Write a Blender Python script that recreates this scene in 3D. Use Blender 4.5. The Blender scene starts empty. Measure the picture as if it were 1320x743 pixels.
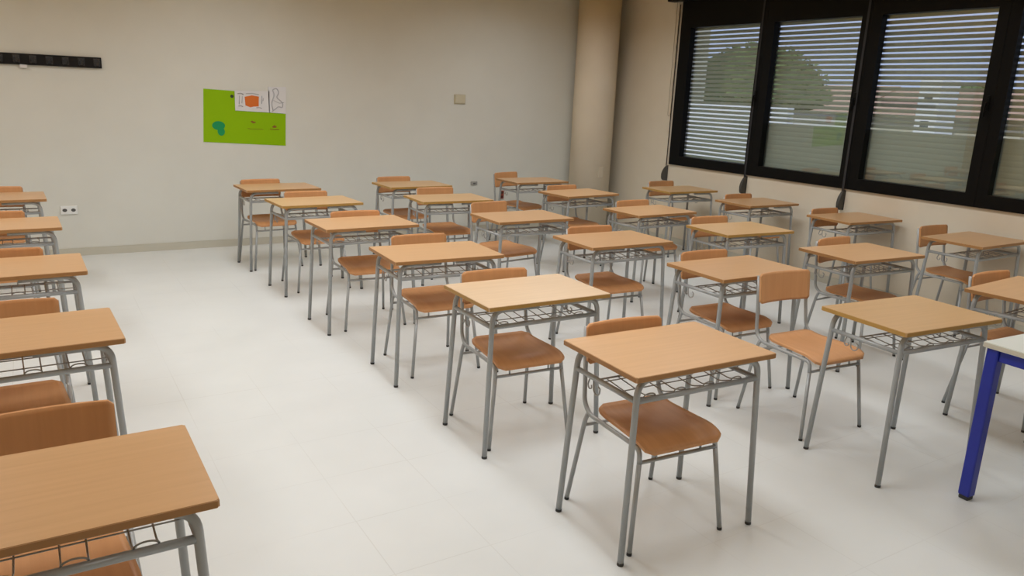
import bpy, bmesh, math, random
from mathutils import Vector, Matrix
random.seed(7)
PI = math.pi
S = bpy.context.scene
C = S.collection

# ------------------------------------------------------------------ materials
def nodes(name):
    m = bpy.data.materials.new(name); m.use_nodes = True
    nt = m.node_tree
    return m, nt, nt.nodes['Principled BSDF']

def plain(name, col, rough=.5, metal=0., spec=.5):
    m, nt, b = nodes(name)
    b.inputs['Base Color'].default_value = (*col, 1)
    b.inputs['Roughness'].default_value = rough
    b.inputs['Metallic'].default_value = metal
    b.inputs['Specular IOR Level'].default_value = spec
    return m

def mottled(name, c1, c2, scale=4., rough=.8, spec=.3, bump=0., detail=4.):
    m, nt, b = nodes(name)
    tc = nt.nodes.new('ShaderNodeTexCoord')
    n = nt.nodes.new('ShaderNodeTexNoise'); n.inputs['Scale'].default_value = scale
    n.inputs['Detail'].default_value = detail
    r = nt.nodes.new('ShaderNodeValToRGB')
    r.color_ramp.elements[0].position = .35; r.color_ramp.elements[1].position = .65
    r.color_ramp.elements[0].color = (*c1, 1); r.color_ramp.elements[1].color = (*c2, 1)
    nt.links.new(tc.outputs['Object'], n.inputs['Vector'])
    nt.links.new(n.outputs['Fac'], r.inputs['Fac'])
    nt.links.new(r.outputs['Color'], b.inputs['Base Color'])
    b.inputs['Roughness'].default_value = rough
    b.inputs['Specular IOR Level'].default_value = spec
    if bump:
        bp = nt.nodes.new('ShaderNodeBump'); bp.inputs['Strength'].default_value = bump
        bp.inputs['Distance'].default_value = .002
        nt.links.new(n.outputs['Fac'], bp.inputs['Height'])
        nt.links.new(bp.outputs['Normal'], b.inputs['Normal'])
    return m

def wood(name, c1, c2, rough=.4, along='x', spec=.4):
    """beech: fine grain stretched along one axis"""
    m, nt, b = nodes(name)
    tc = nt.nodes.new('ShaderNodeTexCoord')
    mp = nt.nodes.new('ShaderNodeMapping')
    mp.inputs['Scale'].default_value = (2.2, 45, 45) if along == 'x' else (45, 2.2, 2.2)
    n = nt.nodes.new('ShaderNodeTexNoise'); n.inputs['Scale'].default_value = 1.
    n.inputs['Detail'].default_value = 5; n.inputs['Roughness'].default_value = .6
    r = nt.nodes.new('ShaderNodeValToRGB')
    r.color_ramp.elements[0].position = .3; r.color_ramp.elements[1].position = .7
    r.color_ramp.elements[0].color = (*c1, 1); r.color_ramp.elements[1].color = (*c2, 1)
    nt.links.new(tc.outputs['Object'], mp.inputs['Vector'])
    nt.links.new(mp.outputs['Vector'], n.inputs['Vector'])
    nt.links.new(n.outputs['Fac'], r.inputs['Fac'])
    nt.links.new(r.outputs['Color'], b.inputs['Base Color'])
    b.inputs['Roughness'].default_value = rough
    b.inputs['Specular IOR Level'].default_value = spec
    return m

def floor_material():
    m, nt, b = nodes('pale vinyl tiles')
    L = nt.links
    tc = nt.nodes.new('ShaderNodeTexCoord')
    sx = nt.nodes.new('ShaderNodeSeparateXYZ'); L.new(tc.outputs['Object'], sx.inputs[0])
    def line(sock, off):
        a = nt.nodes.new('ShaderNodeMath'); a.operation = 'ADD'; a.inputs[1].default_value = off; L.new(sock, a.inputs[0])
        d = nt.nodes.new('ShaderNodeMath'); d.operation = 'PINGPONG'; d.inputs[1].default_value = .2; L.new(a.outputs[0], d.inputs[0])
        c = nt.nodes.new('ShaderNodeMath'); c.operation = 'LESS_THAN'; c.inputs[1].default_value = .0022; L.new(d.outputs[0], c.inputs[0])
        return c.outputs[0]
    lx = line(sx.outputs['X'], 20.0 - .575); ly = line(sx.outputs['Y'], 20.0 - 3.47)
    mx = nt.nodes.new('ShaderNodeMath'); mx.operation = 'MAXIMUM'; L.new(lx, mx.inputs[0]); L.new(ly, mx.inputs[1])
    # joints are worn in and out
    nz = nt.nodes.new('ShaderNodeTexNoise'); nz.inputs['Scale'].default_value = 1.3; L.new(tc.outputs['Object'], nz.inputs['Vector'])
    mr = nt.nodes.new('ShaderNodeMapRange'); mr.inputs['From Min'].default_value = .42; mr.inputs['From Max'].default_value = .62
    L.new(nz.outputs['Fac'], mr.inputs['Value'])
    ml = nt.nodes.new('ShaderNodeMath'); ml.operation = 'MULTIPLY'; L.new(mx.outputs[0], ml.inputs[0]); L.new(mr.outputs[0], ml.inputs[1])
    m2 = nt.nodes.new('ShaderNodeMath'); m2.operation = 'MULTIPLY'; m2.inputs[1].default_value = .22; L.new(ml.outputs[0], m2.inputs[0])
    n = nt.nodes.new('ShaderNodeTexNoise'); n.inputs['Scale'].default_value = 2.5; n.inputs['Detail'].default_value = 6
    L.new(tc.outputs['Object'], n.inputs['Vector'])
    r = nt.nodes.new('ShaderNodeValToRGB')
    r.color_ramp.elements[0].position = .3; r.color_ramp.elements[1].position = .7
    r.color_ramp.elements[0].color = (.67, .69, .68, 1); r.color_ramp.elements[1].color = (.705, .725, .715, 1)
    L.new(n.outputs['Fac'], r.inputs['Fac'])
    mix = nt.nodes.new('ShaderNodeMix'); mix.data_type = 'RGBA'
    L.new(m2.outputs[0], mix.inputs['Factor']); L.new(r.outputs['Color'], mix.inputs[6])
    mix.inputs[7].default_value = (.38, .36, .32, 1)
    L.new(mix.outputs[2], b.inputs['Base Color'])
    b.inputs['Roughness'].default_value = .42
    b.inputs['Specular IOR Level'].default_value = .45
    return m

def glass_material():
    m = bpy.data.materials.new('window glass'); m.use_nodes = True
    nt = m.node_tree; nt.nodes.clear(); L = nt.links
    out = nt.nodes.new('ShaderNodeOutputMaterial')
    mx = nt.nodes.new('ShaderNodeMixShader')
    t = nt.nodes.new('ShaderNodeBsdfTransparent'); t.inputs[0].default_value = (.93, .96, .94, 1)
    g = nt.nodes.new('ShaderNodeBsdfGlossy'); g.inputs['Roughness'].default_value = .02
    g.inputs['Color'].default_value = (.88, 1, .9, 1)
    # Schlick reflectance, the same from either face of the thin sheet
    ge = nt.nodes.new('ShaderNodeNewGeometry')
    dt = nt.nodes.new('ShaderNodeVectorMath'); dt.operation = 'DOT_PRODUCT'
    L.new(ge.outputs['Incoming'], dt.inputs[0]); L.new(ge.outputs['Normal'], dt.inputs[1])
    ab = nt.nodes.new('ShaderNodeMath'); ab.operation = 'ABSOLUTE'; L.new(dt.outputs['Value'], ab.inputs[0])
    om = nt.nodes.new('ShaderNodeMath'); om.operation = 'SUBTRACT'; om.inputs[0].default_value = 1; L.new(ab.outputs[0], om.inputs[1])
    pw = nt.nodes.new('ShaderNodeMath'); pw.operation = 'POWER'; pw.inputs[1].default_value = 5; L.new(om.outputs[0], pw.inputs[0])
    ma = nt.nodes.new('ShaderNodeMath'); ma.operation = 'MULTIPLY_ADD'; ma.inputs[1].default_value = .90; ma.inputs[2].default_value = .10
    L.new(pw.outputs[0], ma.inputs[0])
    L.new(ma.outputs[0], mx.inputs[0]); L.new(t.outputs[0], mx.inputs[1]); L.new(g.outputs[0], mx.inputs[2])
    L.new(mx.outputs[0], out.inputs[0])
    return m

M = dict(
    wall=mottled('cream wall paint', (.685, .69, .645), (.705, .71, .665), 3., .85, .2, .15),
    column=mottled('cream column paint', (.69, .61, .49), (.72, .64, .52), 3., .8, .25, .1),
    tanwall=mottled('tan wall paint', (.62, .42, .19), (.66, .45, .21), 3., .8, .2),
    ceiling=mottled('warm bounce ceiling', (.86, .58, .24), (.88, .61, .27), 3., .9, .1),  # out of view; orange tint chosen so its bounce warms the upper walls
    floor=floor_material(),
    wallright=mottled('warm cream wall tone', (.70, .64, .53), (.72, .66, .55), 3., .85, .2, .15),  # warmer, yellower tone than the back wall
    base=plain('skirting paint', (.56, .54, .46), .6),
    top_beech=wood('beech laminate', (.55, .33, .165), (.605, .37, .19), .33),
    top_pale=wood('pale beech laminate', (.63, .46, .30), (.70, .52, .345), .33),
    top_tan=wood('tan beech laminate', (.56, .355, .17), (.62, .40, .20), .33),
    edge_brown=plain('brown edge band', (.38, .19, .065), .5),
    edge_ochre=plain('ochre edge band', (.44, .25, .06), .5),
    ply=wood('beech plywood', (.56, .275, .117), (.62, .31, .135), .42, 'y', .28),
    ply_lit=wood('lit beech plywood', (.62, .315, .14), (.68, .355, .165), .38, 'y'),  # same plywood as the other chairs, its colour brightened to look lit
    steel=plain('grey painted steel tube', (.375, .39, .395), .36, .2),
    wire=plain('grey wire', (.36, .35, .335), .42, .3),
    rubber=plain('dark rubber foot', (.03, .03, .03), .6),
    black=plain('black aluminium', (.005, .005, .005), .4, 0, .12),
    blackmat=plain('black painted wood', (.006, .005, .005), .6, 0, .3),
    darkgrey=plain('dark grey plastic', (.055, .052, .045), .5),
    strap=plain('grey webbing strap', (.045, .045, .047), .8, 0, .1),
    hookgrey=plain('dark grey hook', (.035, .035, .038), .5),
    slat=plain('grey shutter slat', (.35, .37, .365), .5),
    glass=glass_material(),
    green=plain('lime green card', (.27, .50, .0), .7, 0, .2),
    teal=plain('teal green paper', (.0, .29, .09), .7),
    paper=plain('white paper', (.72, .72, .74), .8, 0, .2),
    orange=plain('orange print', (.68, .16, .02), .7),
    ink=plain('dark ink', (.03, .04, .02), .7),
    pencil=plain('pencil grey', (.46, .46, .49), .8),
    brownink=plain('brown ink', (.25, .12, .01), .8),
    beige=plain('beige plastic', (.58, .54, .41), .5),
    white=plain('white plastic', (.80, .82, .82), .4),
    hole=plain('dark socket well', (.09, .09, .09), .6),
    greyplate=plain('grey plastic', (.36, .36, .34), .5),
    red=plain('red plastic', (.24, .045, .03), .5),
    darkred=plain('dark red plastic', (.055, .012, .01), .5),
    chain=plain('bead chain', (.40, .34, .24), .5),
    tabletop=plain('white laminate', (.74, .77, .72), .3),
    tableedge=plain('cream edge band', (.60, .56, .46), .5),
    blue=plain('blue painted steel', (.012, .024, .31), .35, 0, .5),
    # outside
    ground=mottled('outside paving', (.30, .30, .28), (.36, .35, .33), 1.5, .9),
    whitewall=mottled('white render', (.75, .76, .78), (.80, .80, .82), 1.0, .9),
    palewall=mottled('pale render', (.50, .48, .40), (.54, .52, .43), 1.0, .9),
    rooftile=mottled('terracotta roof tiles', (.46, .30, .23), (.54, .36, .28), 3., .9),
    leaf=mottled('pine green leaves', (.10, .15, .055), (.16, .21, .08), 6., .8),
    bark=mottled('bark', (.10, .07, .05), (.15, .11, .08), 8., .9),
    darkglass=plain('dark window', (.05, .06, .07), .2),
)

# ------------------------------------------------------------------ mesh helpers
def add_box(bm, lo, hi, mat=0):
    x0, y0, z0 = lo; x1, y1, z1 = hi
    v = [bm.verts.new(p) for p in ((x0,y0,z0),(x1,y0,z0),(x1,y1,z0),(x0,y1,z0),(x0,y0,z1),(x1,y0,z1),(x1,y1,z1),(x0,y1,z1))]
    fs = [bm.faces.new([v[i] for i in q]) for q in ((3,2,1,0),(4,5,6,7),(0,1,5,4),(1,2,6,5),(2,3,7,6),(3,0,4,7))]
    for f in fs: f.material_index = mat
    return v, fs

def rbox(lo, hi, bev=.004, seg=2):
    bm = bmesh.new(); add_box(bm, lo, hi)
    bmesh.ops.bevel(bm, geom=bm.edges[:], offset=bev, segments=seg, profile=.5, affect='EDGES')
    return bm

def fillet(pts, r, n=6):
    """round the corners of a polyline"""
    P = [Vector(p) for p in pts]
    if len(P) < 3: return P
    out = [P[0]]
    for i in range(1, len(P) - 1):
        a, b, c = P[i-1], P[i], P[i+1]
        rr = r[i-1] if isinstance(r, (list, tuple)) else r
        d1 = (a - b); d2 = (c - b)
        t = min(rr, d1.length * .48, d2.length * .48)
        p, q = b + d1.normalized() * t, b + d2.normalized() * t
        for k in range(n + 1):
            s = k / n
            out.append(p * (1-s)**2 + b * 2*s*(1-s) + q * s*s)
    out.append(P[-1])
    return out

def add_tube(bm, pts, r, seg=10, fil=0., n=6, closed=False, mat=0):
    P = fillet(pts, fil, n) if fil else [Vector(p) for p in pts]
    Q = [P[0]]
    for p in P[1:]:
        if (p - Q[-1]).length > 1e-6: Q.append(p)
    P = Q; N = len(P)
    if closed and (P[0]-P[-1]).length < 1e-6: P.pop(); N -= 1
    tans = []
    for i in range(N):
        if closed: t = P[(i+1) % N] - P[i-1]
        else: t = P[min(i+1, N-1)] - P[max(i-1, 0)]
        tans.append(t.normalized())
    t0 = tans[0]
    up = Vector((0,0,1)) if abs(t0.z) < .9 else Vector((1,0,0))
    nrm = (up - t0 * up.dot(t0)).normalized()
    rings = []
    for i in range(N):
        t = tans[i]
        nrm = (nrm - t * nrm.dot(t)).normalized()
        bi = t.cross(nrm)
        rr = r[i] if isinstance(r, (list, tuple)) else r
        rings.append([bm.verts.new(P[i] + (nrm*math.cos(2*PI*k/seg) + bi*math.sin(2*PI*k/seg))*rr) for k in range(seg)])
    for i in range(N if closed else N-1):
        a, b = rings[i], rings[(i+1) % N]
        for k in range(seg):
            f = bm.faces.new((a[k], a[(k+1)%seg], b[(k+1)%seg], b[k])); f.smooth = True; f.material_index = mat
    if not closed:
        for ring in (rings[0][::-1], rings[-1]):
            f = bm.faces.new(ring); f.material_index = mat

def tube(pts, r, **k):
    bm = bmesh.new(); add_tube(bm, pts, r, **k); return bm

def add_prism(bm, poly, y0, y1, mat=0):
    """polygon in the XZ plane given thickness along Y"""
    a = [bm.verts.new((x, y0, z)) for x, z in poly]
    b = [bm.verts.new((x, y1, z)) for x, z in poly]
    n = len(poly)
    fs = [bm.faces.new(a), bm.faces.new(b[::-1])]
    for i in range(n):
        fs.append(bm.faces.new((a[i], b[i], b[(i+1)%n], a[(i+1)%n])))
    for f in fs: f.material_index = mat

def disc_poly(cx, cz, rx, rz, n=20):
    return [(cx + rx*math.cos(2*PI*k/n), cz + rz*math.sin(2*PI*k/n)) for k in range(n)]

def obj(name, bm, mat, parent=None, fix=True):
    if fix: bmesh.ops.recalc_face_normals(bm, faces=bm.faces[:])
    me = bpy.data.meshes.new(name); bm.to_mesh(me); bm.free()
    for m in (mat if isinstance(mat, (list, tuple)) else [mat]): me.materials.append(m)
    o = bpy.data.objects.new(name, me); C.objects.link(o)
    if parent: o.parent = parent
    return o

def tag(o, label, cat, group=None):
    o['label'] = label; o['category'] = cat
    if group: o['group'] = group
    return o

def thing(name, label, cat, loc=(0,0,0), rz=0, group=None):
    o = bpy.data.objects.new(name, None); C.objects.link(o)
    o.empty_display_size = .1
    o.location = loc; o.rotation_euler = (0, 0, rz)
    return tag(o, label, cat, group)

def struct(name, bm, mat, parent=None):
    o = obj(name, bm, mat, parent)
    if not parent: o['kind'] = 'structure'
    return o

def dup(root, loc, rz, label, swap=None):
    r = root.copy(); C.objects.link(r); r.location = loc; r.rotation_euler = (0, 0, rz); r['label'] = label
    for ch in list(root.children):
        c = ch.copy(); C.objects.link(c); c.parent = r
        for g in ch.children:
            d = g.copy(); C.objects.link(d); d.parent = c
    return r

# ------------------------------------------------------------------ camera
W, H, F = 1320, 743, 988.566
cr, cu, cf = Vector((.85225524, -.52142901, .04210463)), Vector((.09313107, .23043382, .96862111)), Vector((.51476948, .82159117, -.24494967))
cam = bpy.data.cameras.new('camera'); co = bpy.data.objects.new('camera', cam); C.objects.link(co)
cam.sensor_fit = 'HORIZONTAL'; cam.sensor_width = 36; cam.lens = F / W * 36
cam.clip_start = .05
m = Matrix((cr, cu, -cf)).transposed().to_4x4(); m.translation = (0, 0, 1.70815)
co.matrix_world = m
S.camera = co

# ------------------------------------------------------------------ room shell
XW, YW, XL, YR, ZC = 6.66, 8.447, -2.35, -2.2, 3.12
bm = bmesh.new(); add_box(bm, (XL-.2, YR-.2, -.2), (XW+.25, YW+.2, 0)); struct('floor', bm, M['floor'])
bm = bmesh.new(); add_box(bm, (XL-.2, YR-.2, ZC), (XW+.25, YW+.2, ZC+.2)); struct('ceiling', bm, M['ceiling'])
bm = bmesh.new(); add_box(bm, (XL-.2, YW, 0), (XW+.25, YW+.2, ZC)); struct('wall_back', bm, M['wall'])
bm = bmesh.new(); add_box(bm, (XL-.2, YR-.2, 0), (XL, YW, ZC)); struct('wall_left', bm, M['tanwall'])
bm = bmesh.new(); add_box(bm, (XL, YR-.2, 0), (XW+.25, YR, ZC)); struct('wall_front', bm, M['wall'])
# window wall with one long opening
WY0, WY1, WZ0, WZ1 = 2.19, 7.10, .955, 2.86
bm = bmesh.new()
add_box(bm, (XW, YR, 0), (XW+.25, YW, WZ0))
add_box(bm, (XW, YR, WZ1), (XW+.25, YW, ZC))
add_box(bm, (XW, WY1, WZ0), (XW+.25, YW, WZ1))
add_box(bm, (XW, YR, WZ0), (XW+.25, WY0, WZ1))
struct('wall_right', bm, M['wallright'])
# skirting
def skirting(name, lo, hi):
    bm = bmesh.new(); v, fs = add_box(bm, lo, hi)
    bmesh.ops.bevel(bm, geom=[e for e in bm.edges if all(abs(q.co.z-hi[2])<1e-5 for q in e.verts)], offset=.004, segments=2, affect='EDGES')
    struct(name, bm, M['base'])
skirting('baseboard_back', (XL, YW-.012, 0), (XW, YW, .075))
skirting('baseboard_right', (XW-.012, YR, 0), (XW, YW-.012, .075))
skirting('baseboard_left', (XL, YR, 0), (XL+.012, YW-.012, .075))
# round corner column
bm = bmesh.new()
bmesh.ops.create_cone(bm, cap_ends=True, segments=64, radius1=.267, radius2=.267, depth=ZC, matrix=Matrix.Translation((6.228, 8.142, ZC/2)))
for f in bm.faces: f.smooth = len(f.verts) == 4
o = struct('column', bm, M['column'])

# ------------------------------------------------------------------ windows
PANES = [(6.93, 5.905), (5.715, 4.71), (4.505, 3.495), (3.315, 2.31)]
BOUND = [7.10, 5.815, 4.607, 3.405, 2.19]
PZ0, PZ1 = 1.066, 2.545
for i, (a, b) in enumerate(PANES):
    y1, y0 = BOUND[i], BOUND[i+1]
    e = bpy.data.objects.new('window_%d' % (i+1), None); C.objects.link(e); e['kind'] = 'structure'
    e.location = (XW, (y0+y1)/2, WZ0)
    inv = Matrix.Translation(-Vector(e.location))
    bm = bmesh.new()
    x0, x1 = XW-.022, XW+.055
    g = .0015
    add_box(bm, (x0, a, WZ0+.002), (x1, y1-g, WZ1-.002))
    add_box(bm, (x0, y0+g, WZ0+.002), (x1, b, WZ1-.002))
    add_box(bm, (x0, b, WZ0+.002), (x1, a, PZ0))
    add_box(bm, (x0, b, PZ1), (x1, a, WZ1-.002))
    # inner sash step
    s = .028; xs0, xs1 = XW+.012, XW+.05
    bmesh.ops.transform(bm, matrix=inv, verts=bm.verts[:])
    obj('window_frame', bm, M['black'], e)
    bm = bmesh.new()
    add_box(bm, (XW+.030, b-.012, PZ0-.012), (XW+.036, a+.012, PZ1+.012))
    bmesh.ops.transform(bm, matrix=inv, verts=bm.verts[:])
    obj('pane', bm, M['glass'], e)
    # handle on the mullion
    bm = rbox((XW-.034, b-.062, 1.74), (XW-.021, b-.034, 1.86), .004)
    add_tube(bm, [(XW-.030, b-.048, 1.80), (XW-.055, b-.048, 1.80), (XW-.055, b-.048, 1.69)], .008, fil=.012)
    bmesh.ops.transform(bm, matrix=inv, verts=bm.verts[:])
    obj('handle', bm, M['black'], e)

# roller shutters outside the glass
SHL = ['grey roller shutter outside the window next to the round column, slats open to the sill',
       'grey roller shutter with the green treetop behind it, second window from the column',
       'grey roller shutter of the third window from the column, white block outside',
       'grey roller shutter of the window cut by the photo edge, fourth from the column']
for i, (a, b) in enumerate(PANES):
    y1, y0 = BOUND[i]-.03, BOUND[i+1]+.03
    t = thing('roller_shutter', SHL[i], 'shutter', (XW+.12, (y0+y1)/2, WZ0+.004), 0, 'roller shutters outside the windows')
    w = (y1-y0)/2
    bm = bmesh.new(); zmax = WZ1 - WZ0 - .01
    closed = 0 if i == 0 else 1.475 - WZ0
    z = 0
    while z < zmax - .05:
        h = .0485 if z < closed else .0325
        prof = [(-.004, 0), (-.0065, h*.3), (-.0065, h*.7), (-.004, h), (.004, h), (.0055, h*.5), (.004, 0)]
        A = [bm.verts.new((px, -w+.012, z+pz)) for px, pz in prof]; B = [bm.verts.new((px, w-.012, z+pz)) for px, pz in prof]
        n = len(prof); bm.faces.new(A); bm.faces.new(B[::-1])
        for k in range(n): bm.faces.new((A[k], B[k], B[(k+1)%n], A[(k+1)%n]))
        z += .0488
    obj('slat', bm, M['slat'], t)
    for s in (-1, 1):
        bm = bmesh.new(); add_box(bm, (-.02, s*w-.012, 0), (.02, s*w+.012, zmax))
        obj('guide_rail', bm, M['black'], t)

# rolled-up black blind over the windows, with its bead chain
t = thing('roller_blind', 'black rolled-up blind cassette running along above the dark windows', 'blind', (XW, 4.7, 2.86))
bm = rbox((-.125, -2.6, -.018), (-.005, 2.56, .105), .012, 3)
obj('cassette', bm, M['black'], t)
bm = bmesh.new()
pts = []
for k in range(13):
    an = PI + PI*k/12
    pts.append((-.03, 2.46 + .022*math.cos(an), -1.30 + .03*math.sin(an)))
add_tube(bm, [(-.03, 2.438, -.02)] + pts + [(-.03, 2.482, -.02)], .0028, seg=6)
obj('bead_chain', bm, M['chain'], t)

# strap winders under the windows
def winder(y, label, rz):
    t = thing('strap_winder', label, 'strap winder', (XW, y, .845), rz, 'shutter strap winders under the windows')
    bm = bmesh.new()
    prof = [(-.002,-.092),(-.05,-.092),(-.066,-.086),(-.075,-.072),(-.079,-.050),(-.078,-.022),(-.072,.008),(-.062,.036),(-.048,.062),(-.032,.082),(-.016,.092),(-.002,.095)]
    A = [bm.verts.new((x, -.016, z)) for x, z in prof]; B = [bm.verts.new((x, .016, z)) for x, z in prof]
    bm.faces.new(A); bm.faces.new(B[::-1]); n = len(prof)
    for k in range(n): bm.faces.new((A[k], B[k], B[(k+1)%n], A[(k+1)%n]))
    bmesh.ops.bevel(bm, geom=bm.edges[:], offset=.004, segments=2, affect='EDGES', clamp_overlap=True)
    obj('winder_case', bm, M['darkgrey'], t)
    bm = rbox((-.0035, -.02, -.094), (.001, .02, .097), .0015, 1)
    obj('wall_plate', bm, M['darkgrey'], t)
    bm = bmesh.new(); add_box(bm, (-.0285, -.012, .088), (-.0265, .012, 1.97)); obj('strap', bm, M['strap'], t)
winder(7.122, 'dark strap winder below the window corner nearest the column', math.radians(-62))
winder(5.875, 'dark rounded strap winder below the post between first and second window from the column', 0)
winder(4.645, 'dark rounded strap winder below the post between second and third window from the column', 0)

# ------------------------------------------------------------------ things on the back wall
t = thing('coat_rail', 'long black coat rail high on the cream back wall', 'coat rack', (-.2, YW, 1.78))
obj('rail_board', rbox((-.85, -.024, 0), (.82, 0, .098), .003), M['blackmat'], t)
for k in range(13):
    x = .78 - .1275*k
    bm = rbox((x-.028, -.029, .022), (x+.028, -.0235, .085), .002, 1)
    for s in (-1, 1):
        add_tube(bm, [(x+s*.016, -.027, .07), (x+s*.018, -.055, .062), (x+s*.02, -.062, .075)], .0045, seg=8, fil=.012)
        add_tube(bm, [(x+s*.016, -.027, .045), (x+s*.018, -.05, .018), (x+s*.02, -.062, .032)], .0045, seg=8, fil=.012)
    obj('hook', bm, M['hookgrey'], t)
bm = bmesh.new(); add_prism(bm, [(-.037,-.022),(.018,-.024),(.02,.004),(-.035,.006)], -.0265, -.022)
o = obj('paper_tag', bm, M['paper']); o.location = (.0, YW, 1.777); tag(o, 'tiny white paper scrap hanging from the black coat rail', 'paper')

# green card
yw = YW
t = thing('green_card', 'lime green card poster taped crooked on the back wall', 'poster', (1.91, YW, 1.35))
def wp(poly): return [(x-1.91, z-1.35) for x, z in poly]
bm = bmesh.new(); add_prism(bm, wp([(1.516,1.632),(1.490,1.102),(2.326,1.065),(2.343,1.598)]), -.004, .001); obj('card_sheet', bm, M['green'], t)
bm = bmesh.new(); add_prism(bm, wp(disc_poly(1.645,1.268,.064,.045)), -.0065, -.004); add_prism(bm, wp(disc_poly(1.668,1.208,.036,.042)), -.007, -.0041); obj('teal_cutout', bm, M['teal'], t)
bm = bmesh.new(); add_prism(bm, wp(disc_poly(1.79,1.566,.017,.017,12)), -.0055, -.004); obj('ink_stamp', bm, M['ink'], t)
bm = bmesh.new()
add_prism(bm, wp([(1.965,1.315),(1.985,1.325),(2.005,1.312),(2.015,1.318),(2.02,1.302),(1.995,1.295),(1.975,1.305)]), -.005, -.004)
add_tube(bm, [(x-1.91, -.0045, z-1.35) for x, z in ((1.935,1.243),(1.99,1.236),(2.04,1.238),(2.095,1.234))], .0022, seg=5)
obj('small_drawing', bm, M['brownink'], t)
bm = bmesh.new()
add_prism(bm, wp([(2.185,1.262),(2.215,1.283),(2.24,1.262),(2.22,1.252),(2.2,1.255)]), -.005, -.004)
add_tube(bm, [(x-1.91, -.0045, z-1.35) for x, z in ((2.165,1.240),(2.21,1.235),(2.26,1.236))], .0035, seg=5)
obj('red_brown_sketch', bm, M['brownink'], t)
# two sheets pinned over it
t = thing('printed_sheet', 'white sheet with an orange printed box over the green card', 'paper', (1.98, YW, 1.52))
def wq(poly): return [(x-1.98, z-1.52) for x, z in poly]
bm = bmesh.new(); add_prism(bm, wq([(1.818,1.625),(1.816,1.424),(2.168,1.411),(2.17,1.632)]), -.0105, -.008); obj('sheet', bm, M['paper'], t)
bm = bmesh.new(); add_prism(bm, wq([(1.915,1.566),(1.92,1.478),(1.97,1.46),(2.0,1.468),(2.055,1.472),(2.06,1.572),(1.99,1.582)]), -.0115, -.0105); obj('orange_print', bm, M['orange'], t)
bm = bmesh.new()
for x0, x1, z in ((1.845,1.905,1.595),(1.93,2.06,1.598),(1.85,1.895,1.47),(2.03,2.085,1.458)):
    add_tube(bm, [(x0-1.98, -.011, z-1.52), ((x0+x1)/2-1.98, -.011, z-1.515), (x1-1.98, -.011, z-1.525)], .0045, seg=5)
for x, z0, z1 in ((1.857,1.49,1.575),(1.885,1.5,1.57),(2.085,1.5,1.58),(2.10,1.53,1.56)):
    add_tube(bm, [(x-1.98, -.011, z0-1.52), (x+.006-1.98, -.011, z1-1.52)], .004, seg=5)
obj('grey_print', bm, M['pencil'], t)
t = thing('pencil_sheet', 'white sheet with a faint pencil drawing at the card corner', 'paper', (2.25, YW, 1.54))
bm = bmesh.new(); add_prism(bm, [(-.092,.135),(-.09,-.128),(.089,-.137),(.096,.142)], -.0105, -.008); obj('sheet', bm, M['paper'], t)
bm = bmesh.new()
add_tube(bm, [(-.05,-.011,-.10),(-.06,-.011,-.03),(-.03,-.011,.06),(-.05,-.011,.11),(.0,-.011,.125),(.02,-.011,.08),(-.01,-.011,.03),(.03,-.011,-.0),(.06,-.011,-.03),(.05,-.011,-.08),(.01,-.011,-.06),(-.02,-.011,-.09),(-.06,-.011,-.115)], .0055, seg=5, fil=.02, n=3)
add_tube(bm, [(-.04,-.011,.0),(.02,-.011,-.03),(.07,-.011,-.02)], .003, seg=5)
obj('pencil_drawing', bm, M['pencil'], t)

# wall plates and sockets
t = thing('wall_plate', 'small square beige plate in the middle of the back wall', 'plate', (4.432, YW, 1.622))
obj('cover', rbox((-.068,-.02,-.048),(.068,0,.048),.006), M['beige'], t)
obj('rim', rbox((-.078,-.006,-.057),(.078,0,.057),.003), plain('beige rim',(.50,.46,.34),.6), t)
def socket(name, label, loc, vertical, w, h, body, well):
    t = thing(name, label, 'socket', loc)
    obj('face_plate', rbox((-w/2,-.012,-h/2),(w/2,0,h/2),.004), body, t)
    for s in (-1, 1):
        cx, cz = (0, s*h*.25) if vertical else (s*w*.25, 0)
        r = min(w, h)*.29 if vertical else h*.24
        bm = bmesh.new(); add_prism(bm, disc_poly(cx, cz, r, r*.8), -.0135, -.0115)
        obj('socket_well', bm, well, t)
socket('wall_socket', 'white double wall socket low on the back wall beyond the aisle desks', (.236, YW, .45), False, .145, .082, M['white'], M['hole'])
socket('wall_socket', 'small dark red double socket low on the back wall behind desks', (5.07, YW, .452), True, .062, .105, M['red'], M['darkred'])
t = thing('cable_outlet', 'small grey cable outlet low on the bare back wall, between two desks', 'outlet', (4.66, YW, .607))
obj('face_plate', rbox((-.045,-.014,-.02),(.045,0,.024),.004), M['greyplate'], t)
bm = bmesh.new(); add_prism(bm, disc_poly(.0,-.002,.02,.008), -.0155, -.0135); obj('cable_opening', bm, M['hole'], t)
t = thing('column_socket', 'faint beige plate on the round column just above the desks', 'plate', (6.228+.267*math.cos(math.radians(-95)), 8.142+.267*math.sin(math.radians(-95)), .78), math.radians(-5))
obj('face_plate', rbox((-.035,-.011,-.07),(.035,.006,.07),.004), plain('faded beige plastic',(.58,.51,.40),.6), t)
bm = bmesh.new(); add_prism(bm, disc_poly(0,-.025,.018,.018,14), -.0095, -.0075); obj('socket_well', bm, plain('faded grey plastic',(.45,.40,.32),.6), t)

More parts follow.
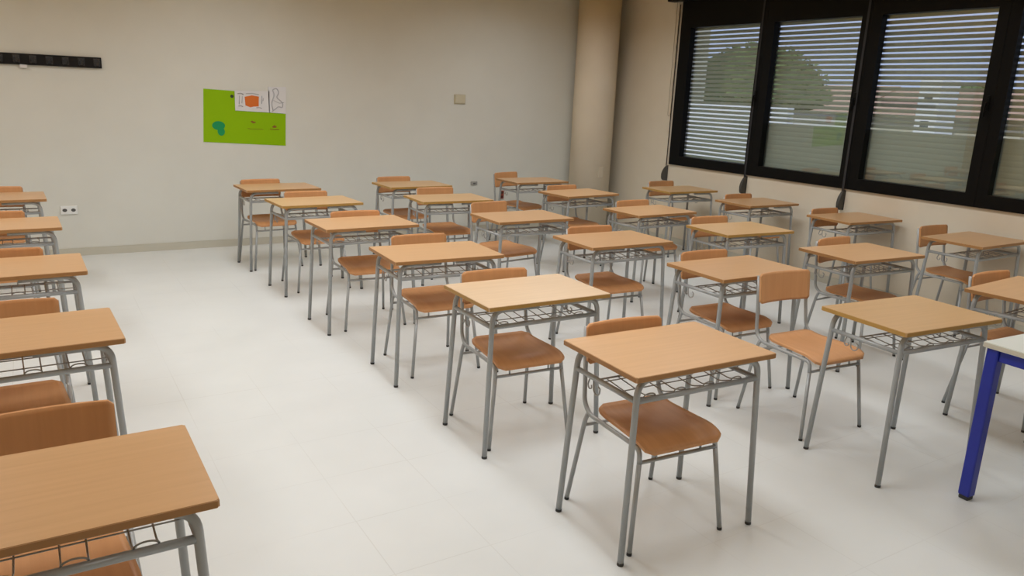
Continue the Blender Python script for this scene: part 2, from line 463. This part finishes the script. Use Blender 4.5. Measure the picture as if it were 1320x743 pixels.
# ------------------------------------------------------------------ school desk
DW, DD, DH = .70, .472, .7606
def make_desk(label, top, edge):
    t = thing('school_desk', label, 'desk', (0,0,0), 0, 'school desks in rows')
    bm = bmesh.new()
    v, fs = add_box(bm, (-DW/2, -DD/2, DH-.021), (DW/2, DD/2, DH))
    for f in fs[2:]: f.material_index = 1
    bmesh.ops.bevel(bm, geom=[e for e in bm.edges if abs(e.verts[0].co.z-e.verts[1].co.z) > .01], offset=.005, segments=3, affect='EDGES')
    bmesh.ops.bevel(bm, geom=[e for e in bm.edges if len(e.link_faces)==2 and abs(abs(e.link_faces[0].normal.z)-abs(e.link_faces[1].normal.z))>.5], offset=.0018, segments=2, affect='EDGES')
    obj('tabletop', bm, [M[top], M[edge]], t)
    tz = DH-.021-.0125
    rail = .648
    ax, ay, fx, fy = .302, .188, .335, .215     # top and foot of a leg
    R_ = .0125
    for sx, sy in ((-1,-1),(1,-1),(-1,1),(1,1)):
        pts = [(sx*.05, sy*ay, tz), (sx*ax, sy*ay, tz), (sx*fx, sy*fy, .009)]
        lg = obj('leg', tube(pts, R_, seg=12, fil=.062, n=8), M['steel'], t)
        obj('foot_cap', tube([(sx*(fx-.0006), sy*(fy-.0005), .012), (sx*fx, sy*fy, .0)], .0132, seg=12), M['rubber'], lg)
    k = (tz-rail)/tz
    rx, ry = ax+(fx-ax)*k, ay+(fy-ay)*k
    for sx in (-1, 1):
        obj('side_rail', tube([(sx*rx, -ry, rail), (sx*rx, ry, rail)], .0108, seg=10), M['steel'], t)
    obj('front_rail', tube([(-rx, -ry, rail), (rx, -ry, rail)], .0112, seg=10), M['steel'], t)
    # book basket of wire: serpentine pairs with cross wires
    bm = bmesh.new()
    xs = [-.27, -.215, -.125, -.07, .02, .075, .165, .22]
    yb, yf = .045, -ry+.004
    for i in range(0, len(xs), 2):
        xa, xb = xs[i], xs[i+1]
        arc = [(xa + (xb-xa)*(1-math.cos(PI*q/8))/2, yf-.012*math.sin(PI*q/8)*0, rail+.010+.012*math.sin(PI*q/8)) for q in range(9)]
        add_tube(bm, [(xa, yb, rail+.004), (xa, yf+.06, rail-.012)] + arc + [(xb, yf+.06, rail-.012), (xb, yb, rail+.004)], .0026, seg=6, fil=.015, n=2)
    for y in (yb, yb-.028, -.07):
        add_tube(bm, [(-rx, y, rail+(.002 if y > -.05 else -.008)), (rx, y, rail+(.002 if y > -.05 else -.008))], .0042 if y == yb else .0026, seg=6)
    obj('wire_basket', bm, M['wire'], t)
    for s in (-1, 1):
        bm = bmesh.new()
        pts = [(s*rx, .075, rail-.004), (s*rx, .070, rail-.045)]
        for q in range(0, 11): pts.append((s*rx, .05+.02*math.cos(-PI*q/10), rail-.045-.018*math.sin(PI*q/10)))
        pts += [(s*rx, .028, rail-.032), (s*rx, .04, rail-.026)]
        add_tube(bm, pts, .0032, seg=6)
        pts = [(s*rx, .095, rail-.004), (s*rx, .11, rail-.04), (s*rx, .098, rail-.055), (s*rx, .082, rail-.046), (s*rx, .086, rail-.034)]
        add_tube(bm, pts, .0032, seg=6, fil=.01)
        obj('bag_hook', bm, M['wire'], t)
    return t

# ------------------------------------------------------------------ plywood chair
def seat_bm():
    bm = bmesh.new(); nu, nv = 18, 20
    y0, y1 = .145, -.238
    r = .036
    top = []; bot = []
    for j in range(nv+1):
        v = j/nv; y = y0+(y1-y0)*v
        hw = .172 + .020*min(1, v*1.3)
        d = min(y0-y, y-y1)
        if d < r: hw -= r - math.sqrt(max(0, r*r-(r-d)**2))
        rt = []; rb = []
        for i in range(nu+1):
            u = -1+2*i/nu
            z = .452 - .010*(1-u*u)*math.sin(PI*min(1, v*1.1))
            if v > .72: z -= .030*((v-.72)/.28)**2
            if v < .2: z += .016*((.2-v)/.2)**2
            rt.append(bm.verts.new((hw*u, y, z))); rb.append(bm.verts.new((hw*u, y, z-.012)))
        top.append(rt); bot.append(rb)
    for j in range(nv):
        for i in range(nu):
            for g, rev in ((top, 0), (bot, 1)):
                q = [g[j][i], g[j][i+1], g[j+1][i+1], g[j+1][i]]
                f = bm.faces.new(q[::-1] if not rev else q); f.smooth = True
    ring_t = top[0] + [top[j][-1] for j in range(1, nv)] + top[-1][::-1] + [top[j][0] for j in range(nv-1, 0, -1)]
    ring_b = bot[0] + [bot[j][-1] for j in range(1, nv)] + bot[-1][::-1] + [bot[j][0] for j in range(nv-1, 0, -1)]
    n = len(ring_t)
    for k in range(n): bm.faces.new((ring_t[k], ring_t[(k+1)%n], ring_b[(k+1)%n], ring_b[k]))
    return bm

def backrest_bm():
    bm = bmesh.new(); nu, nv = 18, 12
    z0, z1, hw0, r = .632, .800, .192, .014
    F_, B_ = [], []
    for j in range(nv+1):
        v = j/nv; z = z0+(z1-z0)*v
        hw = hw0; d = min(z-z0, z1-z)
        if d < r: hw -= r - math.sqrt(max(0, r*r-(r-d)**2))
        a, b = [], []
        for i in range(nu+1):
            u = -1+2*i/nu
            y = .205 + .022*v + .022*(1-u*u)
            a.append(bm.verts.new((hw*u, y-.010, z))); b.append(bm.verts.new((hw*u, y, z)))
        F_.append(a); B_.append(b)
    for j in range(nv):
        for i in range(nu):
            for g in (F_, B_):
                f = bm.faces.new((g[j][i], g[j][i+1], g[j+1][i+1], g[j+1][i])); f.smooth = True
    def ring(g): return g[0] + [g[j][-1] for j in range(1, nv)] + g[-1][::-1] + [g[j][0] for j in range(nv-1, 0, -1)]
    a, b = ring(F_), ring(B_); n = len(a)
    for k in range(n): bm.faces.new((a[k], a[(k+1)%n], b[(k+1)%n], b[k]))
    return bm

def make_chair(label, ply):
    t = thing('school_chair', label, 'chair', (0,0,0), 0, 'plywood school chairs')
    obj('seat', seat_bm(), M[ply], t)
    obj('backrest', backrest_bm(), M[ply], t)
    for s in (-1, 1):
        obj('side_frame', tube([(s*.184, .238, .785), (s*.188, .216, .62), (s*.195, .196, .468), (s*.197, .150, .428), (s*.186, -.185, .419), (s*.189, -.193, .36)], .0098, seg=10, fil=[.04,.04,.03,.035], n=6), M['steel'], t)
        lg = obj('leg', tube([(s*.189, -.193, .362), (s*.228, -.230, .009)], .0098, seg=10), M['steel'], t)
        obj('foot_cap', tube([(s*.2276, -.2297, .012), (s*.2285, -.2305, 0)], .0104, seg=10), M['rubber'], lg)
        lg = obj('leg', tube([(s*.1965, .158, .432), (s*.201, .172, .395), (s*.228, .232, .009)], .0098, seg=10, fil=.03), M['steel'], t)
        obj('foot_cap', tube([(s*.2278, .2316, .012), (s*.2285, .2325, 0)], .0104, seg=10), M['rubber'], lg)
    obj('crossbar', tube([(-.188, -.194, .366), (.188, -.194, .366)], .0078, seg=8), M['steel'], t)
    obj('crossbar', tube([(-.203, .177, .370), (.203, .177, .370)], .0078, seg=8), M['steel'], t)
    for s in (-1, 1):
        obj('seat_support', tube([(s*.11, -.194, .37), (s*.11, -.188, .428)], .005, seg=6), M['steel'], t)
    return t

ORD = ['', 'first', 'second', 'third', 'fourth', 'fifth', 'sixth']
ROW = {'D': 'row along the windows', 'C': 'second row from the windows', 'B': 'third row from the windows',
       'A': 'row beside the open aisle', 'L': 'row across the aisle'}
DESK = {'A6': (2.085,2.130,-1.96), 'A5': (2.051,3.131,-.65), 'A4': (2.041,4.149,-2.83), 'A3': (1.990,5.276,1.26), 'A2': (1.992,6.409,2.80), 'A1': (1.952,7.415,2.09),
 'B1': (3.325,7.352,2.12), 'B2': (3.220,6.310,-2.54), 'B3': (3.311,5.179,-.43), 'B4': (3.393,4.116,-.89), 'B5': (3.541,3.114,-1.36), 'B6': (3.567,2.027,-4.75),
 'C1': (4.868,7.434,.25), 'C2': (4.729,6.336,5.63), 'C3': (4.629,5.133,2.29), 'C4': (4.695,4.146,-3.37), 'C5': (4.792,3.141,-4.08), 'C6': (4.741,2.001,4.25),
 'D1': (6.131,6.335,-2.16), 'D2': (6.177,5.275,-1.10), 'D3': (6.270,4.232,-3.5), 'D4': (6.244,3.141,.3),
 'L5': (-.056,1.949,.23), 'L4': (-.130,3.296,1.96), 'L3': (-.180,4.514,1.02), 'L2': (-.246,5.855,1.45), 'L1': (-.305,7.212,1.68)}
KIND = {'A5': 'pale', 'A2': 'tan', 'B2': 'tan', 'B6': 'tan', 'C4': 'tan', 'D1': 'tan', 'B1': 'tan'}
LOOK = {'beech': ('top_beech', 'edge_brown'), 'pale': ('top_pale', 'edge_ochre'), 'tan': ('top_tan', 'edge_ochre')}
DLAB = {'A6': 'whole beech desk nearest the camera, at the front of the row beside the open aisle',
        'A5': 'pale yellowish school desk right behind the front desk, beside the open aisle',
        'B6': 'tan front desk between the pulled-out chair and the blue-legged table',
        'L5': 'large beech desk cut by the lower corner of the photo, front of its row',
        'C6': 'beech desk cut by the photo edge, behind the blue-legged table'}
proto = {}
for n, (x, y, a) in DESK.items():
    k = KIND.get(n, 'beech')
    adj = {'beech': 'orange beech', 'pale': 'pale beech', 'tan': 'tan beech'}[k]
    lab = DLAB.get(n) or '%s school desk, %s from the back wall in the %s' % (adj, ORD[int(n[1])], ROW[n[0]])
    if k not in proto:
        proto[k] = make_desk(lab, *LOOK[k]); proto[k].location = (x, y, 0); proto[k].rotation_euler = (0, 0, math.radians(a))
    else:
        dup(proto[k], (x, y, 0), math.radians(a), lab)

# middle of each backrest's top edge, and the turn of the chair
BACK = {'A1': (1.858,7.686,5), 'A2': (2.018,6.728,1), 'A3': (2.037,5.540,-2), 'A4': (2.082,4.490,-1.5), 'A5': (2.030,3.422,-3.5), 'A6': (2.074,2.399,-4),
 'B1': (3.260,7.687,3), 'B2': (3.290,6.740,-1), 'B3': (3.308,5.716,8), 'B4': (3.407,4.406,-3), 'B5': (3.558,3.408,-2), 'B6': (3.565,2.785,-4),
 'C1': (4.790,7.900,15), 'C2': (4.716,6.630,2), 'C3': (4.710,5.467,0), 'C4': (4.700,4.483,-3.5), 'C5': (4.876,3.426,3), 'C6': (4.800,2.290,-2),
 'D1': (6.200,6.725,1), 'D2': (6.217,5.564,-1), 'D3': (6.228,4.520,1), 'D4': (6.300,3.520,-1),
 'L1': (-.300,7.520,1), 'L2': (-.285,6.147,1), 'L3': (-.200,4.785,1), 'L4': (-.162,3.635,1), 'L5': (-.062,2.360,1)}
CLAB = {'A6': 'orange-brown plywood chair tucked under the whole desk nearest the camera',
        'A5': 'orange-brown plywood chair under the pale yellowish desk beside the open aisle',
        'B6': 'brightly lit plywood chair pulled out, whole backrest and seat showing, behind the tan front desk',
        'L5': 'plywood chair behind the large desk in the lower corner of the photo',
        'C6': 'plywood chair behind the photo-edge desk next to the blue-legged table',
        'B3': 'plywood chair pulled back from the third desk from the back wall, third row from windows',
        'C1': 'plywood chair turned askew by the column, in front of the dark red socket'}
cp = {}
for n, (bx, by, a) in BACK.items():
    a = math.radians(a)
    x, y = bx + .225*math.sin(a), by - .225*math.cos(a)
    lab = CLAB.get(n) or 'plywood chair at the %s desk from the back wall, %s' % (ORD[int(n[1])], ROW[n[0]])
    k = 'ply_lit' if n == 'B6' else 'ply'
    if k not in cp:
        cp[k] = make_chair(lab, k); cp[k].location = (x, y, 0); cp[k].rotation_euler = (0, 0, a)
    else:
        dup(cp[k], (x, y, 0), a, lab)

# ------------------------------------------------------------------ blue-legged table
t = thing('work_table', 'white-topped table with a thick blue square leg at the photo edge', 'table', (3.457, 1.624, 0), math.radians(-3.2))
TW, TD = 1.40, .70
bm = bmesh.new(); v, fs = add_box(bm, (0, -TD, .725), (TW, 0, .75))
for f in fs[2:]: f.material_index = 1
bmesh.ops.bevel(bm, geom=bm.edges[:], offset=.003, segments=2, affect='EDGES')
obj('tabletop', bm, [M['tabletop'], M['tableedge']], t)
s = .052
for x in (.012, TW-.012-s):
    for y in (-.012-s, -TD+.012):
        lg = obj('leg', rbox((x, y, .018), (x+s, y+s, .724), .007, 3), M['blue'], t)
        obj('foot_cap', rbox((x+.004, y+.004, 0), (x+s-.004, y+s-.004, .02), .004), M['rubber'], lg)
for y in (-.026-.026, -TD+.026):
    obj('apron_rail', rbox((.012+s, y, .672), (TW-.012-s, y+.026, .724), .003), M['blue'], t)
for x in (.024, TW-.05):
    obj('apron_rail', rbox((x, -TD+.012+s, .672), (x+.026, -.012-s, .724), .003), M['blue'], t)

# ------------------------------------------------------------------ outside
bm = bmesh.new(); add_box(bm, (XW+.25, -20, -.5), (80, 80, -.1)); struct('ground', bm, M['ground'])
# garden wall in front of the first window
bm = rbox((13.0, 10.6, -.1), (13.2, 15.6, 1.72), .02); tag(obj('garden_wall', bm, M['whitewall']), 'white garden wall seen through the shutter nearest the column', 'wall')
# pale building, its corner cuts the first window
t = thing('pale_building', 'pale building corner behind the shutter of the window nearest the column', 'building', (19.5, 24.9, -.1))
obj('facade', rbox((-1, -4.0, 0), (1.5, 5, 8.0), .03), M['palewall'], t)
obj('cornice', rbox((-1.1, -4.06, 7.7), (1.6, 5.1, 8.1), .05), M['whitewall'], t)
for y in (-2.9, -.7, 1.5):
    w_ = obj('window', rbox((-1.06, y, 3.0), (-.98, y+1.1, 4.6), .02), M['whitewall'], t)
    obj('pane', rbox((-1.075, y+.1, 3.1), (-1.05, y+1.0, 4.5), .005), M['darkglass'], w_)
def house(label, x, y, w, d, h, rh, wallm):
    t = thing('tiled_house', label, 'house', (x, y, -.1), 0, 'houses beyond the windows')
    obj('walls', rbox((-d/2, -w/2, 0), (d/2, w/2, h), .03), M[wallm], t)
    bm = bmesh.new(); e = .35
    P = [(-d/2-e, -w/2-e, h), (d/2+e, -w/2-e, h), (d/2+e, w/2+e, h), (-d/2-e, w/2+e, h)]
    R2 = [(0, -w/2-e, h+rh), (0, w/2+e, h+rh)]
    vv = [bm.verts.new(p) for p in P+R2]
    for q in ((0,1,4),(2,3,5),(0,4,5,3),(1,2,5,4),(3,2,1,0)): bm.faces.new([vv[i] for i in q])
    obj('roof', bm, M['rooftile'], t)
    for k in range(int(w//2.2)):
        y0 = -w/2+.7+k*2.2
        w_ = obj('window', rbox((-d/2-.05, y0, .05), (-d/2+.02, y0+.8, .5), .01), M['whitewall'], t)
        obj('pane', rbox((-d/2-.06, y0+.08, .1), (-d/2-.04, y0+.72, .45), .003), M['darkglass'], w_)
house('long tiled-roof house behind the treetop, through the first two shutters', 34, 27.5, 11, 6, 1.6, 1.3, 'whitewall')
house('tiled-roof house behind the third shutter from the column', 33, 17.5, 6.5, 6, 1.55, 1.15, 'palewall')
t = thing('white_tower', 'narrow white block far behind the third shutter', 'building', (28, 16.3, -.1))
obj('tower_wall', rbox((-.6, -.4, 0), (.6, .4, 2.95), .03), M['whitewall'], t)
for z in (1.25, 2.2): obj('window', rbox((-.63, -.15, z), (-.58, .15, z+.25), .01), M['darkglass'], t)
# umbrella pine
def crown_bm(rx, rz, n, size):
    bm = bmesh.new()
    bmesh.ops.create_icosphere(bm, subdivisions=3, radius=1)
    for v in bm.verts:
        k = .93 + .1*random.random()
        t_ = max(0, v.co.z); v.co = Vector((v.co.x*rx*k*(1-.12*t_), v.co.y*rx*k*(1-.12*t_), v.co.z*rz*k if v.co.z > 0 else v.co.z*rz*.3*k))
    for _ in range(n):
        d = Vector((random.gauss(0,1), random.gauss(0,1), random.gauss(0,1))).normalized()
        k = .95 + .13*random.random()
        t_ = max(0, d.z); p = Vector((d.x*rx*k*(1-.12*t_), d.y*rx*k*(1-.12*t_), d.z*rz*k if d.z > 0 else d.z*rz*.3*k))
        u = Vector((random.gauss(0,1), random.gauss(0,1), random.gauss(0,1))).normalized()
        w_ = u.orthogonal().normalized()*size
        bm.faces.new([bm.verts.new(p+u*size), bm.verts.new(p+w_*.5), bm.verts.new(p-u*size), bm.verts.new(p-w_*.5)])
    return bm
t = thing('umbrella_pine', 'round green treetop outside the first and second window', 'tree', (25, 21.9, -.1))
o = obj('crown', crown_bm(2.7, 1.95, 2600, .13), M['leaf'], t, fix=False); o.location = (0, .15, 2.15)
obj('trunk', tube([(0,0,0), (.05,.1,1.2), (0,.05,2.6)], [.28,.24,.2], seg=12), M['bark'], t)
t = thing('distant_tree', 'small dark green tree beside the white tower, third window from the column', 'tree', (42, 22.6, -.1))
o = obj('crown', crown_bm(1.2, 1.0, 900, .12), M['leaf'], t, fix=False); o.location = (0, 0, 2.3)
obj('trunk', tube([(0,0,0), (0,0,2.2)], .14, seg=10), M['bark'], t)

# ------------------------------------------------------------------ light
w = bpy.data.worlds.new('sky'); S.world = w; w.use_nodes = True
bg = w.node_tree.nodes['Background']; bg.inputs[0].default_value = (.50, .58, .90, 1); bg.inputs[1].default_value = 1.0
sun = bpy.data.lights.new('sun', 'SUN'); sun.energy = 2.0; sun.angle = .02; sun.color = (1, .95, .86)
so = bpy.data.objects.new('sun', sun); C.objects.link(so); so.rotation_euler = (math.radians(20), math.radians(-48), 0)
for x, y, e in ((1.7,.2,13), (4.8,.2,13), (-1.3,.2,3), (1.7,2.6,33), (1.7,4.8,27), (1.7,6.6,25), (4.8,2.4,22), (4.8,4.6,22), (4.8,6.6,22), (-1.3,2.9,16), (-1.3,4.9,22), (-1.3,6.6,22)):
    l = bpy.data.lights.new('ceiling_lamp', 'AREA'); l.shape = 'RECTANGLE'; l.size = .6; l.size_y = 1.2
    l.energy = e * .89; l.spread = math.radians(154); l.color = (.95, 1, 1.045)
    lo = bpy.data.objects.new('ceiling_lamp', l); C.objects.link(lo); lo.location = (x, y, ZC-.02)

S.view_settings.view_transform = 'Standard'; S.view_settings.look = 'None'
S.view_settings.gamma = 1; S.view_settings.exposure = 0; S.view_settings.use_curve_mapping = False
S.render.film_transparent = False
S.cycles.use_denoising = True
S.cycles.max_bounces = 10; S.cycles.diffuse_bounces = 5; S.cycles.transparent_max_bounces = 12
S.cycles.sample_clamp_indirect = 6
S.cycles.caustics_reflective = False; S.cycles.caustics_refractive = False
